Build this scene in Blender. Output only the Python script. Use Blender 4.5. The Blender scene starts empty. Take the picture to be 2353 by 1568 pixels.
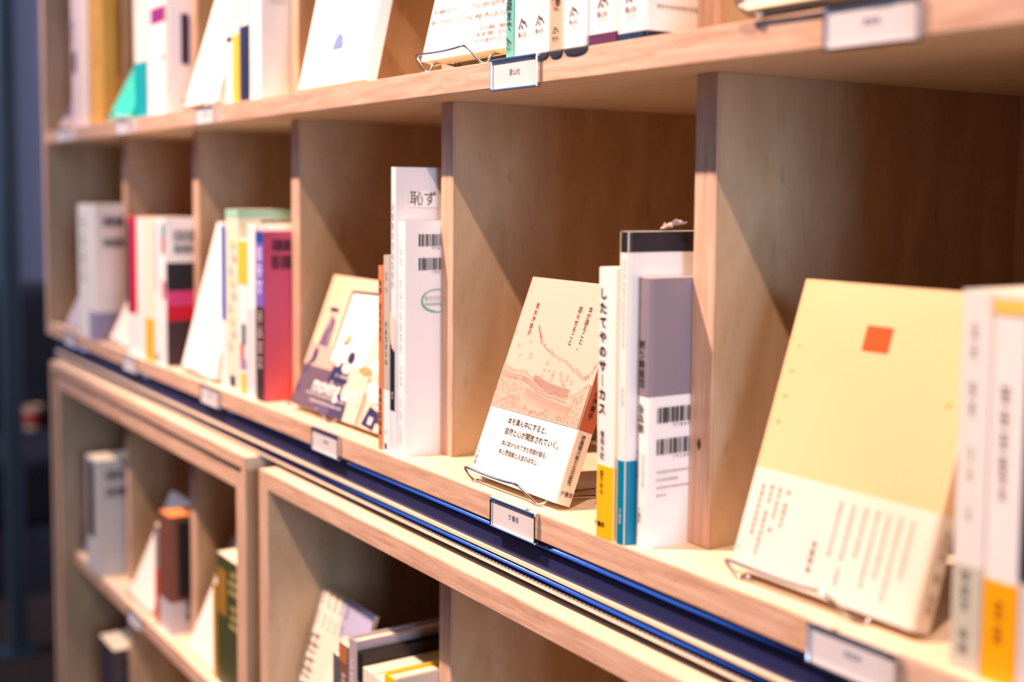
import bpy, bmesh, math, random
from mathutils import Vector, Matrix, Euler

# ------------------------------------------------------------------ camera
W, H = 2353, 1568
FPX, CX, CY = 2871.43, 1205.43, 670.56
CAM = Vector((0.63149652, -0.56976857, 0.2419344))
FW = Vector((-0.83218032, 0.54906092, -0.07751142))
RT = Vector((0.55008195, 0.83505756, 0.00941929))
UP = Vector((-0.06989826, 0.03479909, 0.99694697))
scene = bpy.context.scene
COL = scene.collection
cam_d = bpy.data.cameras.new('camera')
cam = bpy.data.objects.new('camera', cam_d)
COL.objects.link(cam)
cam.matrix_world = Matrix(((RT.x, UP.x, -FW.x, CAM.x), (RT.y, UP.y, -FW.y, CAM.y), (RT.z, UP.z, -FW.z, CAM.z), (0, 0, 0, 1)))
cam_d.sensor_width = 36
cam_d.lens = FPX * 36 / W
cam_d.shift_x = (W / 2 - CX) / W
cam_d.shift_y = (CY - H / 2) / W
cam_d.clip_start = 0.02
cam_d.dof.use_dof = True
cam_d.dof.focus_distance = 1.0
cam_d.dof.aperture_fstop = 3.0
scene.camera = cam

# ------------------------------------------------------------------ world, lights, exposure
world = bpy.data.worlds.new('world'); scene.world = world
world.use_nodes = True
bg = world.node_tree.nodes['Background']
bg.inputs[0].default_value = (0.72, 0.66, 0.95, 1)
bg.inputs[1].default_value = 0.018


def spot(name, loc, target, watts, color, size=0.05, angle=60, blend=0.6):
    l = bpy.data.lights.new(name, 'SPOT'); l.energy = watts; l.color = color
    l.shadow_soft_size = size; l.spot_size = math.radians(angle); l.spot_blend = blend
    o = bpy.data.objects.new(name, l); COL.objects.link(o); o.location = loc
    o.rotation_euler = (Vector(target) - Vector(loc)).to_track_quat('-Z', 'Y').to_euler()
    return o


WARM = (1.0, 0.715, 0.57)
spot('ceiling_spot', (-0.80, -1.12, 1.95), (-0.50, 0.0, 0.22), 470, WARM, 0.022, 58, 0.9)
spot('ceiling_spot', (0.85, -1.08, 1.95), (0.15, 0.0, 0.05), 190, WARM, 0.022, 56, 0.9)
spot('ceiling_spot', (-2.05, -1.10, 1.95), (-1.60, 0.0, 0.20), 200, WARM, 0.022, 50, 0.9)


def area_light(name, loc, target, watts, color, sx, sy):
    l = bpy.data.lights.new(name, 'AREA'); l.energy = watts; l.color = color
    l.shape = 'RECTANGLE'; l.size = sx; l.size_y = sy
    o = bpy.data.objects.new(name, l); COL.objects.link(o); o.location = loc
    o.rotation_euler = (Vector(target) - o.location).to_track_quat('-Z', 'Y').to_euler()
    return o


area_light('blue_window_daylight', (-3.3, -2.2, 1.15), (-0.5, 0, 0.1), 9, (0.20, 0.42, 1.0), 1.6, 1.3)
area_light('background_fill', (-3.0, -1.5, 1.5), (-4.2, 0.6, 0.3), 70, (0.74, 0.78, 1.0), 0.5, 0.5)  # unseen fill light, added to brighten the wall past the bookcase
area_light('shop_window_daylight', (2.4, -0.62, 0.42), (-0.3, 0, 0.05), 40, (0.56, 0.74, 1.0), 0.6, 1.2)

vs = scene.view_settings
vs.view_transform = 'Standard'; vs.look = 'None'; vs.gamma = 1; vs.use_curve_mapping = False
vs.exposure = 0.0

# ------------------------------------------------------------------ helpers


def P(x, y, axis, val):
    """photo pixel -> point on the plane coord[axis] = val"""
    d = FW + RT * ((x - CX) / FPX) - UP * ((y - CY) / FPX)
    return CAM + d * ((val - CAM[axis]) / d[axis])


def proj(w):
    v = Vector(w) - CAM; z = v.dot(FW)
    return (CX + FPX * v.dot(RT) / z, CY - FPX * v.dot(UP) / z)


def srgb(c):
    out = []
    for v in c[:3]:
        v = v / 255.0
        out.append(v / 12.92 if v <= 0.04045 else ((v + 0.055) / 1.055) ** 2.4)
    return (*out, 1.0)


_m = {}


def mat(key, col=None, rough=0.55, metal=0.0, trans=0.0, spec=0.5, emit=None, noise=0.0, coat=0.0):
    if key in _m:
        return _m[key]
    m = bpy.data.materials.new(key); m.use_nodes = True
    nt = m.node_tree; b = nt.nodes['Principled BSDF']
    b.inputs['Base Color'].default_value = srgb(col)
    b.inputs['Roughness'].default_value = rough
    b.inputs['Metallic'].default_value = metal
    b.inputs['Specular IOR Level'].default_value = spec
    b.inputs['Transmission Weight'].default_value = trans
    b.inputs['Coat Weight'].default_value = coat
    if noise:
        tc = nt.nodes.new('ShaderNodeTexCoord'); n = nt.nodes.new('ShaderNodeTexNoise')
        n.inputs['Scale'].default_value = 90; n.inputs['Detail'].default_value = 4
        bp = nt.nodes.new('ShaderNodeBump'); bp.inputs['Strength'].default_value = noise; bp.inputs['Distance'].default_value = 0.001
        nt.links.new(tc.outputs['Object'], n.inputs['Vector']); nt.links.new(n.outputs['Fac'], bp.inputs['Height'])
        nt.links.new(bp.outputs['Normal'], b.inputs['Normal'])
    _m[key] = m
    return m


def paper(c, rough=0.5, coat=0.0):
    return mat('paper_%d_%d_%d_%d' % (*c, int(coat * 10)), c, rough, spec=0.35, coat=coat)


def ink(c):
    return mat('ink_%d_%d_%d' % tuple(c), c, 0.6, spec=0.3)


def wood(key, base, dark, scale, flecks=0.0, rough=0.42):
    if key in _m:
        return _m[key]
    m = bpy.data.materials.new(key); m.use_nodes = True
    nt = m.node_tree; b = nt.nodes['Principled BSDF']; L = nt.links.new
    tc = nt.nodes.new('ShaderNodeTexCoord'); mp = nt.nodes.new('ShaderNodeMapping')
    mp.inputs['Scale'].default_value = scale
    L(tc.outputs['Object'], mp.inputs['Vector'])
    n1 = nt.nodes.new('ShaderNodeTexNoise'); n1.inputs['Scale'].default_value = 7; n1.inputs['Detail'].default_value = 7
    n1.inputs['Roughness'].default_value = 0.62; n1.inputs['Distortion'].default_value = 0.6
    L(mp.outputs['Vector'], n1.inputs['Vector'])
    r = nt.nodes.new('ShaderNodeValToRGB')
    r.color_ramp.elements[0].position = 0.30; r.color_ramp.elements[0].color = srgb(dark)
    r.color_ramp.elements[1].position = 0.66; r.color_ramp.elements[1].color = srgb(base)
    L(n1.outputs['Fac'], r.inputs['Fac'])
    out = r.outputs['Color']
    if flecks:
        n2 = nt.nodes.new('ShaderNodeTexNoise'); n2.inputs['Scale'].default_value = 38; n2.inputs['Detail'].default_value = 3
        L(mp.outputs['Vector'], n2.inputs['Vector'])
        r2 = nt.nodes.new('ShaderNodeValToRGB')
        r2.color_ramp.elements[0].position = 0.27; r2.color_ramp.elements[0].color = (flecks,) * 3 + (1,)
        r2.color_ramp.elements[1].position = 0.36; r2.color_ramp.elements[1].color = (1, 1, 1, 1)
        L(n2.outputs['Fac'], r2.inputs['Fac'])
        mx = nt.nodes.new('ShaderNodeMix'); mx.data_type = 'RGBA'; mx.blend_type = 'MULTIPLY'; mx.inputs['Factor'].default_value = 1
        L(out, mx.inputs['A']); L(r2.outputs['Color'], mx.inputs['B']); out = mx.outputs['Result']
    L(out, b.inputs['Base Color'])
    b.inputs['Roughness'].default_value = rough; b.inputs['Specular IOR Level'].default_value = 0.4
    bp = nt.nodes.new('ShaderNodeBump'); bp.inputs['Strength'].default_value = 0.12; bp.inputs['Distance'].default_value = 0.001
    L(n1.outputs['Fac'], bp.inputs['Height']); L(bp.outputs['Normal'], b.inputs['Normal'])
    _m[key] = m
    return m


BIRCH, BIRCH_D = (202, 172, 140), (182, 148, 112)
EDGE_C, EDGE_D = (222, 184, 160), (190, 144, 118)
WOOD_X = wood('birch_lit_along_x', (242, 218, 190), (230, 200, 168), (1.2, 14, 22), 0.72)  # birch made paler for level boards: bright lit tops put into the colour
EDGE_X = wood('edge_band_along_x', EDGE_C, EDGE_D, (2.2, 30, 30), 0.55)
EDGE_Z = wood('edge_band_along_z', EDGE_C, EDGE_D, (30, 30, 2.0), 0.8)
WOOD_Z = wood('birch_shaded_along_z', BIRCH, BIRCH_D, (14, 3.5, 1.0), 0.80)  # same birch darker for uprights and backs: cubby shade put into the colour
CHROME = mat('polished_chrome', (226, 226, 232), 0.08, 1.0)
STEEL = mat('wire_steel', (190, 186, 184), 0.16, 1.0)
NAVY = mat('dark_navy_metal', (44, 48, 92), 0.28, 0.1)
LIP = mat('blue_grey_metal', (120, 140, 190), 0.12, 1.0)
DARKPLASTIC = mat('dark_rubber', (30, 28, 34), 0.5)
INK = (42, 34, 38)


def obj(name, bm, m, parent=None, smooth=False, loc=None):
    me = bpy.data.meshes.new(name); bm.normal_update(); bm.to_mesh(me); bm.free()
    if smooth:
        for p in me.polygons:
            p.use_smooth = True
    me.materials.append(m)
    o = bpy.data.objects.new(name, me); COL.objects.link(o)
    if parent:
        o.parent = parent
    if loc is not None:
        o.location = loc
    return o


def empty(name, label, cat, loc=(0, 0, 0), group=None):
    o = bpy.data.objects.new(name, None); COL.objects.link(o); o.location = loc
    o.empty_display_size = 0.05
    tag(o, label, cat, group)
    return o


def tag(o, label, cat, group=None):
    o['label'] = label; o['category'] = cat
    if group:
        o['group'] = group
    return o


def box(bm, x0, x1, y0, y1, z0, z1, bevel=0.0):
    b2 = bmesh.new() if bevel else bm
    vs_ = [b2.verts.new(p) for p in ((x0, y0, z0), (x1, y0, z0), (x1, y1, z0), (x0, y1, z0), (x0, y0, z1), (x1, y0, z1), (x1, y1, z1), (x0, y1, z1))]
    for f in ((0, 3, 2, 1), (4, 5, 6, 7), (0, 1, 5, 4), (1, 2, 6, 5), (2, 3, 7, 6), (3, 0, 4, 7)):
        b2.faces.new([vs_[i] for i in f])
    if bevel:
        bmesh.ops.bevel(b2, geom=list(b2.edges), offset=bevel, segments=2, affect='EDGES', profile=0.5)
        me = bpy.data.meshes.new('t'); b2.to_mesh(me); b2.free(); bm.from_mesh(me); bpy.data.meshes.remove(me)
    return bm


def boxobj(name, x0, x1, y0, y1, z0, z1, m, parent=None, bevel=0.0):
    cx, cy, cz = (x0 + x1) / 2, (y0 + y1) / 2, (z0 + z1) / 2
    bm = bmesh.new(); box(bm, x0 - cx, x1 - cx, y0 - cy, y1 - cy, z0 - cz, z1 - cz, bevel)
    return obj(name, bm, m, parent, loc=(cx, cy, cz))


def board(name, x0, x1, y0, y1, z0, z1, parent, axis):
    """veneered board with a solid edge strip along its front"""
    dp = 0.0020
    b = boxobj(name, x0, x1, y0 + dp, y1, z0, z1, WOOD_X if axis == 'x' else WOOD_Z, parent)
    e = boxobj('edge_strip', x0, x1, y0, y0 + dp, z0, z1, EDGE_X if axis == 'x' else EDGE_Z, b, 0.0007)
    e.location = Vector(((x0 + x1) / 2, y0 + dp / 2, (z0 + z1) / 2)) - b.location
    return b


def tube(bm, pts, r, seg=8, closed=False):
    pts = [Vector(p) for p in pts]; n = len(pts); rings = []
    up = Vector((0, 0, 1)); prev = None
    for i, p in enumerate(pts):
        a = pts[(i - 1) % n] if (closed or i > 0) else p
        b = pts[(i + 1) % n] if (closed or i < n - 1) else p
        t = (b - a).normalized()
        if prev is None:
            u = t.cross(up if abs(t.z) < 0.9 else Vector((1, 0, 0))).normalized()
        else:
            u = (prev - t * prev.dot(t)).normalized()
        prev = u; v = t.cross(u)
        rings.append([bm.verts.new(p + (u * math.cos(2 * math.pi * k / seg) + v * math.sin(2 * math.pi * k / seg)) * r) for k in range(seg)])
    for i in range(n if closed else n - 1):
        A, B = rings[i], rings[(i + 1) % n]
        for k in range(seg):
            bm.faces.new((A[k], A[(k + 1) % seg], B[(k + 1) % seg], B[k]))
    if not closed:
        bm.faces.new(rings[0][::-1]); bm.faces.new(rings[-1])


def smooth_path(pts, it=2):
    pts = [Vector(p) for p in pts]
    for _ in range(it):
        q = [pts[0]]
        for a, b in zip(pts, pts[1:]):
            q += [a * 0.75 + b * 0.25, a * 0.25 + b * 0.75]
        q.append(pts[-1]); pts = q
    return pts


# ------------------------------------------------------------------ text
_tx = {}


def text_geom(s, bold=0.0, spacing=1.0, line=1.0, align='CENTER'):
    k = (s, bold, spacing, line, align)
    if k not in _tx:
        c = bpy.data.curves.new('t', 'FONT'); c.body = s; c.size = 1.0; c.resolution_u = 2
        c.align_x = align; c.align_y = 'CENTER'; c.offset = bold; c.space_character = spacing; c.space_line = line
        c.dimensions = '2D'; c.fill_mode = 'BOTH'
        o = bpy.data.objects.new('t', c); COL.objects.link(o)
        dg = bpy.context.evaluated_depsgraph_get(); dg.update()
        me = bpy.data.meshes.new_from_object(o.evaluated_get(dg))
        _tx[k] = ([v.co.copy() for v in me.vertices], [list(p.vertices) for p in me.polygons])
        bpy.data.objects.remove(o); bpy.data.curves.remove(c); bpy.data.meshes.remove(me)
    return _tx[k]


VERT = {'ー': '｜', '、': '、', '『': '﹃', '』': '﹄'}


def vtext(s):
    return '\n'.join(VERT.get(ch, ch) for ch in s)


# ------------------------------------------------------------------ books
# local frame of a book: spine plane y = 0 (faces -y), thickness along x (centred), depth along +y, height along +z;
# front cover faces -x, back cover faces +x


class Prints:
    def __init__(s, t, d, h):
        s.t, s.d, s.h = t, d, h; s.g = {}; s.n = 0; s.k = 0

    def pos(s, face, u, v, e):
        if face == 'spine':
            return (-s.t / 2 + u, -e, v)
        if face == 'front':
            return (-s.t / 2 - e, s.d - u, v)
        return (s.t / 2 + e, u, v)

    def bm(s, kind, col):
        if kind in ('printed_panel', 'lettering', 'barcode'):
            s.k += 1
            s.g[(kind, tuple(col), s.k)] = b = bmesh.new()
            return b
        return s.g.setdefault((kind, tuple(col), 0), bmesh.new())

    def e(s):
        s.n += 1
        return 0.00055 + 0.00004 * s.n

    def poly(s, face, pts, col, kind='printed_panel', e=None):
        b = s.bm(kind, col); e = e or s.e()
        vs_ = [b.verts.new(s.pos(face, u, v, e)) for u, v in pts]
        try:
            b.faces.new(vs_)
        except ValueError:
            pass

    def rect(s, face, u0, v0, u1, v1, col, kind='printed_panel', e=None):
        s.poly(face, ((u0, v0), (u1, v0), (u1, v1), (u0, v1)), col, kind, e)

    def ell(s, face, u, v, a, b, col, a0=0, a1=2 * math.pi, n=20):
        s.poly(face, [(u + a * math.cos(a0 + (a1 - a0) * k / n), v + b * math.sin(a0 + (a1 - a0) * k / n)) for k in range(n + (a1 - a0 < 6))], col)

    def text(s, face, u, v, size, st, col=INK, bold=0.0, rot=0, vertical=False, spacing=1.0, line=1.0, align='CENTER', sx=1.0):
        if vertical:
            st = vtext(st)
        V, F = text_geom(st, bold, spacing, line, align)
        b = s.bm('lettering', col); e = s.e(); c, sn = math.cos(rot), math.sin(rot)
        vs_ = []
        for p in V:
            x, y = p.x * size * sx, p.y * size
            vs_.append(b.verts.new(s.pos(face, u + x * c - y * sn, v + x * sn + y * c, e)))
        for f in F:
            try:
                b.faces.new([vs_[i] for i in f])
            except ValueError:
                pass

    def line(s, face, pts, w, col, kind='line_drawing', e=None):
        b = s.bm(kind, col); e = e or s.e()
        for (a0, b0), (a1, b1) in zip(pts, pts[1:]):
            L = math.hypot(a1 - a0, b1 - b0)
            if L < 1e-7:
                continue
            nx, ny = -(b1 - b0) / L * w / 2, (a1 - a0) / L * w / 2
            vs_ = [b.verts.new(s.pos(face, *q, e)) for q in ((a0 + nx, b0 + ny), (a0 - nx, b0 - ny), (a1 - nx, b1 - ny), (a1 + nx, b1 + ny))]
            b.faces.new(vs_)

    def marks(s, face, u0, v0, u1, v1, col=INK, vertical=True, pitch=None, seed=0, fill=0.85):
        """a line of small print too blurred to read"""
        rnd = random.Random(seed + int(1e4 * (u0 + v0 + u1)))
        b = s.bm('lettering', col); e = s.e()
        L = (v1 - v0) if vertical else (u1 - u0); T = (u1 - u0) if vertical else (v1 - v0)
        pitch = pitch or T * 1.15; n = max(1, int(L / pitch))
        for i in range(n):
            if rnd.random() > fill:
                continue
            for k in range(3):
                a = (i + 0.1 + 0.27 * k) * pitch; w = T * rnd.uniform(0.45, 0.95); o = (T - w) / 2; hh = pitch * 0.13
                if vertical:
                    q = ((u0 + o, v1 - a), (u0 + o + w, v1 - a), (u0 + o + w, v1 - a - hh), (u0 + o, v1 - a - hh))
                else:
                    q = ((u0 + a, v0 + o), (u0 + a + hh, v0 + o), (u0 + a + hh, v0 + o + w), (u0 + a, v0 + o + w))
                b.faces.new([b.verts.new(s.pos(face, *z, e)) for z in q])

    def barcode(s, face, u0, v0, w, h, digits=None, seed=1, bg=None):
        rnd = random.Random(seed); b = s.bm('barcode', (30, 26, 30)); 
        if bg:
            s.rect(face, u0 - 0.002, v0 - 0.005, u0 + w + 0.002, v0 + h + 0.002, bg)
        e = s.e(); u = 0.0; unit = w / 95
        while u < w - unit * 2:
            bw = unit * rnd.choice((1, 1, 2, 3)); gap = unit * rnd.choice((1, 1, 2, 2))
            if u + bw > w:
                break
            b.faces.new([b.verts.new(s.pos(face, *q, e)) for q in ((u0 + u, v0), (u0 + u + bw, v0), (u0 + u + bw, v0 + h), (u0 + u, v0 + h))])
            u += bw + gap
        if digits:
            s.text(face, u0 + w / 2, v0 - 0.0022, 0.0036, ' '.join(digits), (50, 44, 46), spacing=1.1)

    def build(s, parent):
        for (kind, col, _), b in s.g.items():
            obj(kind, b, ink(col), parent)


def shell(t, d, h, th, r, z0):
    """U-shaped cover (spine at y=0) from z0 to z0+h"""
    seg = 10 if r > .0019 else 4
    bm = bmesh.new()
    def outline(tt, y0, rr):
        pts = [(-tt / 2, d)]
        for k in range(seg + 1):
            a = math.pi + (math.pi / 2) * k / seg
            pts.append((-tt / 2 + rr + rr * math.cos(a), y0 + rr + rr * math.sin(a)))
        for k in range(seg + 1):
            a = 1.5 * math.pi + (math.pi / 2) * k / seg
            pts.append((tt / 2 - rr + rr * math.cos(a), y0 + rr + rr * math.sin(a)))
        pts.append((tt / 2, d))
        return pts
    r = min(r, t * 0.45)
    O = outline(t, 0, r); I = outline(t - 2 * th, th, max(r - th, 0.0002))
    n = len(O)
    ov = [[bm.verts.new((x, y, z)) for x, y in O] for z in (z0, z0 + h)]
    iv = [[bm.verts.new((x, y, z)) for x, y in I] for z in (z0, z0 + h)]
    for i in range(n - 1):
        bm.faces.new((ov[0][i], ov[0][i + 1], ov[1][i + 1], ov[1][i]))
        bm.faces.new((iv[0][i + 1], iv[0][i], iv[1][i], iv[1][i + 1]))
        bm.faces.new((ov[0][i + 1], ov[0][i], iv[0][i], iv[0][i + 1]))
        bm.faces.new((ov[1][i], ov[1][i + 1], iv[1][i + 1], iv[1][i]))
    for i in (0, n - 1):
        q = (ov[0][i], ov[1][i], iv[1][i], iv[0][i])
        bm.faces.new(q if i == 0 else q[::-1])
    return bm


PAGES = (238, 222, 192)


def book(label, t, d, h, cover, bands=(), draw=None, hard=False, pages=PAGES, group=None, coat=0.0, cat='book', r=None):
    o = empty('book', label, cat, group=group)
    th = 0.0022 if hard else 0.0007
    th = min(th, t * 0.25)
    r = r if r is not None else (0.0015 if hard else 0.0012)
    c = obj('cover', shell(t, d, h, th, r, 0), paper(cover, 0.45, coat), o)
    ins = 0.003 if hard else 0.0004
    bm = bmesh.new(); box(bm, -t / 2 + th, t / 2 - th, th, d - (0.003 if hard else 0.0005), ins, h - ins)
    obj('page_block', bm, paper(pages, 0.8), o)
    for (z0, z1, col) in bands:
        obj('paper_band', shell(t + 0.0006, d, z1 - z0, 0.0003, r + 0.0003, z0), paper(col, 0.45, coat), o).location.y = -0.0003
    if draw:
        p = Prints(t, d, h); draw(p); p.build(o)
    return o


def place_standing(o, x0, t, yf, z0):
    o.location = (x0 + t / 2, yf, z0)


def row(z0, right, items):
    """items: (bottom-left px, bottom py, top py or height, explicit yf or None, maker(t,h))"""
    xs = []
    for (px, py, top, yf, mk) in items:
        if yf is None:
            p = P(px, py, 2, z0); y = max(-0.0445, min(-0.027, p.y))
            p = P(px, py, 1, y)
        else:
            y = yf; p = P(px, py, 1, y)
        h = top if top < 5 else P(px, top, 1, y).z - z0
        xs.append((p.x, y, h, mk))
    for i, (x, y, h, mk) in enumerate(xs):
        x1 = (xs[i + 1][0] if i + 1 < len(xs) else right) - 0.0004
        t = max(0.004, x1 - x - 0.0008)
        o = mk(t, h); place_standing(o, x1 - 0.0004 - t, t, y, z0)


STANDS = 'wire book stands holding face-out books'


def wire_stand(xc, w, y0, z0, tilt, label, t=.014, lift=.006):
    """y0: y of the foot of the book's front cover"""
    o = empty('book_stand', label, 'book stand', (xc, y0, z0), STANDS)
    r = 0.0011; a = w / 2
    bm = bmesh.new(); zr = r
    zl = lift - r - 0.0004
    path = [(-a + 0.016, 0.060, zr), (-a + 0.016, 0.018, zl), (-a + 0.016, 0.004, zl), (-a + 0.014, -0.001, zr), (-a + 0.010, -0.0030, zr + 0.0006), (-a + 0.001, -0.0052, lift + 0.0035), (-a + 0.002, -0.0060, lift + 0.0055),
            (-a * 0.3, -0.0060, lift + 0.0044), (a * 0.20, -0.0060, lift + 0.0050), (a - 0.036, -0.0060, lift + 0.0062), (a - 0.028, -0.0055, lift + 0.0050), (a - 0.010, -0.0030, zr + 0.0006), (a - 0.005, -0.001, zr), (a - 0.003, 0.004, zl), (a - 0.003, 0.018, zl), (a - 0.004, 0.060, zr)]
    tube(bm, smooth_path(path, 2), r)
    obj('front_loop', bm, STEEL, o, smooth=True)
    bm = bmesh.new(); L = 0.085; yb = t / math.cos(tilt) + 0.0022 - lift * math.tan(tilt)
    s, c = math.sin(tilt), math.cos(tilt)
    path = [(-a + 0.018, 0.060, zr * 3.1), (-a + 0.018, yb + 0.006, 0.005), (-a + 0.018, yb + L * s, L * c), (a - 0.018, yb + L * s, L * c), (a - 0.018, yb + 0.006, 0.005), (a - 0.018, 0.060, zr * 3.1)]
    tube(bm, smooth_path(path, 2), r)
    obj('back_support', bm, STEEL, o, smooth=True)
    return o


def leaning(o, bl, tl, w, h_hint, z0, t, lift=0.006, br=None, stand_label=None, y_clip=None, tilt_hint=None):
    """stand a book face-out: bl/tl/br photo pixels of the front cover's corners; the foot rests lift above z0"""
    A = P(*bl, 2, z0 + lift)
    if y_clip is not None:
        A = P(*bl, 1, y_clip); A.z = z0 + lift
    yaw = 0.0
    if br:
        B = P(*br, 2, z0 + lift); yaw = math.atan2(B.y - A.y, B.x - A.x)
    yaw = max(-0.12, min(0.12, yaw))
    tilt = tilt_hint
    M = Matrix.Rotation(yaw, 4, 'Z') @ Matrix.Rotation(-tilt, 4, 'X') @ Matrix.Rotation(math.pi / 2, 4, 'Z')
    # local front-bottom-left corner: x=-t/2, y=d(=w), z=0
    corner = M @ Vector((-t / 2, w, 0))
    M.translation = A - corner
    o.matrix_world = M
    if stand_label:
        ws = min(w * 0.90, 0.116)
        xc = A.x + ws * 0.5
        wire_stand(xc, ws, A.y + 0.5 * w * math.sin(yaw), z0, tilt, stand_label, t, lift)
    return o


def lean_solve(bl, tl, z0, lift=0.006, yaw=0.0, y_clip=None):
    A = P(*bl, 2, z0 + lift)
    if y_clip is not None:
        A = P(*bl, 1, y_clip); A.z = z0 + lift
    n = Vector((math.cos(yaw), math.sin(yaw), 0))
    d = FW + RT * ((tl[0] - CX) / FPX) - UP * ((tl[1] - CY) / FPX)
    T = CAM + d * ((A - CAM).dot(n) / d.dot(n))
    v = T - A
    return A, v.length, math.atan2(math.hypot(v.x, v.y), v.z)


# ------------------------------------------------------------------ setting
ZF = -1.02
def struct(o):
    o['kind'] = 'structure'; return o


struct(boxobj('floor', -7.0, 4.0, -6.0, 1.2, ZF - 0.05, ZF, mat('dark_floor', (64, 48, 38), 0.35, noise=0.2)))
struct(boxobj('wall_back', -7.0, 4.0, 0.72, 0.82, ZF, 1.9, mat('slate_plaster', (152, 150, 172), 0.8, noise=0.3)))
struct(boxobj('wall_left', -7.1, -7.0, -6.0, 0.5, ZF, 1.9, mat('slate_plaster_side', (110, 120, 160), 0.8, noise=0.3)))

# ------------------------------------------------------------------ bookcase
YF, YB, DT = -0.045, 0.325, 0.0218
ZU0, ZU1 = 0.325, 0.3463
DX = [0.0, -0.3512, -0.6995, -1.0435, -1.388]            # right faces of the dividers
XL, XR = -1.758, 1.10
bc = empty('bookcase', 'pale birch wall bookcase of square cubbies filled with Japanese books', 'bookcase', (0, 0, 0))
board('shelf_board', XL + 0.022, XR, YF, YB, -0.0208, 0.0, bc, 'x')
board('shelf_board', XL + 0.022, XR, YF, YB, ZU0, ZU1, bc, 'x')
board('shelf_board', XL + 0.022, XR, YF, YB, 0.671, 0.692, bc, 'x')
for z0, z1 in ((0.0, ZU0), (ZU1, 0.671)):
    for x in DX + [0.351, 0.702]:
        board('divider_panel', x - DT, x, 0.0, YB, z0 + 0.0002, z1 - 0.0002, bc, 'z')
kp = P(1606, 1021, 1, -0.0003)
bm = bmesh.new(); bm.faces.new([bm.verts.new((.0016 * math.cos(6.2832 * k / 12) * (1 + .3 * (k % 3 == 0)), 0, .0042 * math.sin(6.2832 * k / 12))) for k in range(12)][::-1])
obj('wood_knot', bm, mat('knot_brown', (84, 52, 36), .6), bc, loc=(kp.x, -.0003, kp.z))
board('side_panel', XL, XL + 0.0218, YF, YB, -0.0208, 0.692, bc, 'z')
boxobj('back_panel', XL, XR, YB + 0.0002, YB + 0.009, -0.0208, 0.692, WOOD_Z, bc)

# dark metal rail under the shelf
rl = empty('metal_rail', 'dark navy metal lighting rail running under the lower shelf edge', 'rail', (0, 0, 0))
X0R = -1.70
boxobj('rail_web', X0R, XR, -0.0400, -0.030, -0.0600, -0.0212, NAVY, rl)
def strip(name, prof, m, x0=X0R, x1=XR):
    bm = bmesh.new()
    a = [bm.verts.new((x0, y, z)) for y, z in prof]; b = [bm.verts.new((x1, y, z)) for y, z in prof]
    n = len(prof)
    for i in range(n):
        bm.faces.new((a[i], a[(i + 1) % n], b[(i + 1) % n], b[i]))
    bm.faces.new(a[::-1]); bm.faces.new(b)
    bmesh.ops.recalc_face_normals(bm, faces=list(bm.faces))
    return obj(name, bm, m, rl)
def arc(cy, cz, r, a0, a1, n=8):
    return [(cy + r * math.cos(math.radians(a0 + (a1 - a0) * k / n)), cz + r * math.sin(math.radians(a0 + (a1 - a0) * k / n))) for k in range(n + 1)]
def lip(z0, z1, y0):
    # shallow convex moulding whose face tilts up by about 24 degrees
    pts = []
    n = 8; h_ = z1 - z0; y = y0; z = z0
    for k in range(n + 1):
        pts.append((y, z)); a = math.radians(10 + 28 * k / n); z += h_ / n; y += h_ / n * math.tan(a)
    return [(-0.0402 + 0.004, z0), *pts, (-0.0402 + 0.004, pts[-1][1])]
strip('upper_lip', lip(-0.0276, -0.0240, -0.0432), LIP)
strip('tan_strip', [(-0.0402, -0.0446), (-0.0432, -0.0446), (-0.0432, -0.0471), (-0.0402, -0.0471)], WOOD_X)  # reflection of the wood shelf in the metal, built as a tan strip
strip('glossy_lip', lip(-0.0532, -0.0494, -0.0435), LIP)
strip('led_strip', [(-0.0402, -0.0536), (-0.0418, -0.0536), (-0.0428, -0.0558), (-0.0402, -0.0558)], mat('led_tape', (150, 132, 138), 0.4))
bm = bmesh.new()
k = -1.1
while k < 0.9:
    box(bm, k, k + 0.0022, -0.0428, -0.0420, -0.0552, -0.0540); k += 0.0052
obj('led_chip', bm, mat('led_chip', (196, 176, 172), 0.3), rl)['kind'] = 'stuff'
strip('tan_strip', [(-0.0402, -0.0560), (-0.0440, -0.0560), (-0.0440, -0.0575), (-0.0402, -0.0575)], WOOD_X)

# ------------------------------------------------------------------ lower racks
# left: outer carcass with an inset rack
ZB = -0.98
oc = empty('rack_carcass', 'pale wooden outer frame around the inset rack under the dark rail', 'cabinet', (0, 0, 0))
OX0, OX1, OY = -1.669, -0.7175, -0.060
board('top_board', OX0, OX1, OY, 0.32, -0.0755, -0.0605, oc, 'x')
board('side_panel', OX0, OX0 + 0.0135, OY, 0.32, ZB, -0.0757, oc, 'z')
board('side_panel', OX1 - 0.0135, OX1, OY, 0.32, ZB, -0.0757, oc, 'z')
boxobj('base_board', OX0, OX1, OY, 0.32, ZF + 0.0005, ZB - 0.0002, WOOD_X, oc)
ir = empty('display_rack', 'pale wooden display rack set inside the outer frame, with books on its shelf', 'rack', (0, 0, 0))
IX0, IX1, IY = OX0 + 0.019, OX1 - 0.019, -0.055
board('top_rail', IX0, IX1, IY, 0.31, -0.1045, -0.0800, ir, 'x')
board('side_panel', IX0, IX0 + 0.024, IY, 0.31, ZB + 0.0005, -0.1047, ir, 'z')
board('side_panel', IX1 - 0.024, IX1, IY, 0.31, ZB + 0.0005, -0.1047, ir, 'z')
ZS = -0.397
board('shelf_board', IX0 + 0.0242, IX1 - 0.0242, -0.036, 0.30, ZS - 0.021, ZS, ir, 'x')
board('shelf_board', IX0 + 0.0242, IX1 - 0.0242, -0.032, 0.30, ZS - 0.331, ZS - 0.31, ir, 'x')
RX = [-1.393, -1.068]
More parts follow.
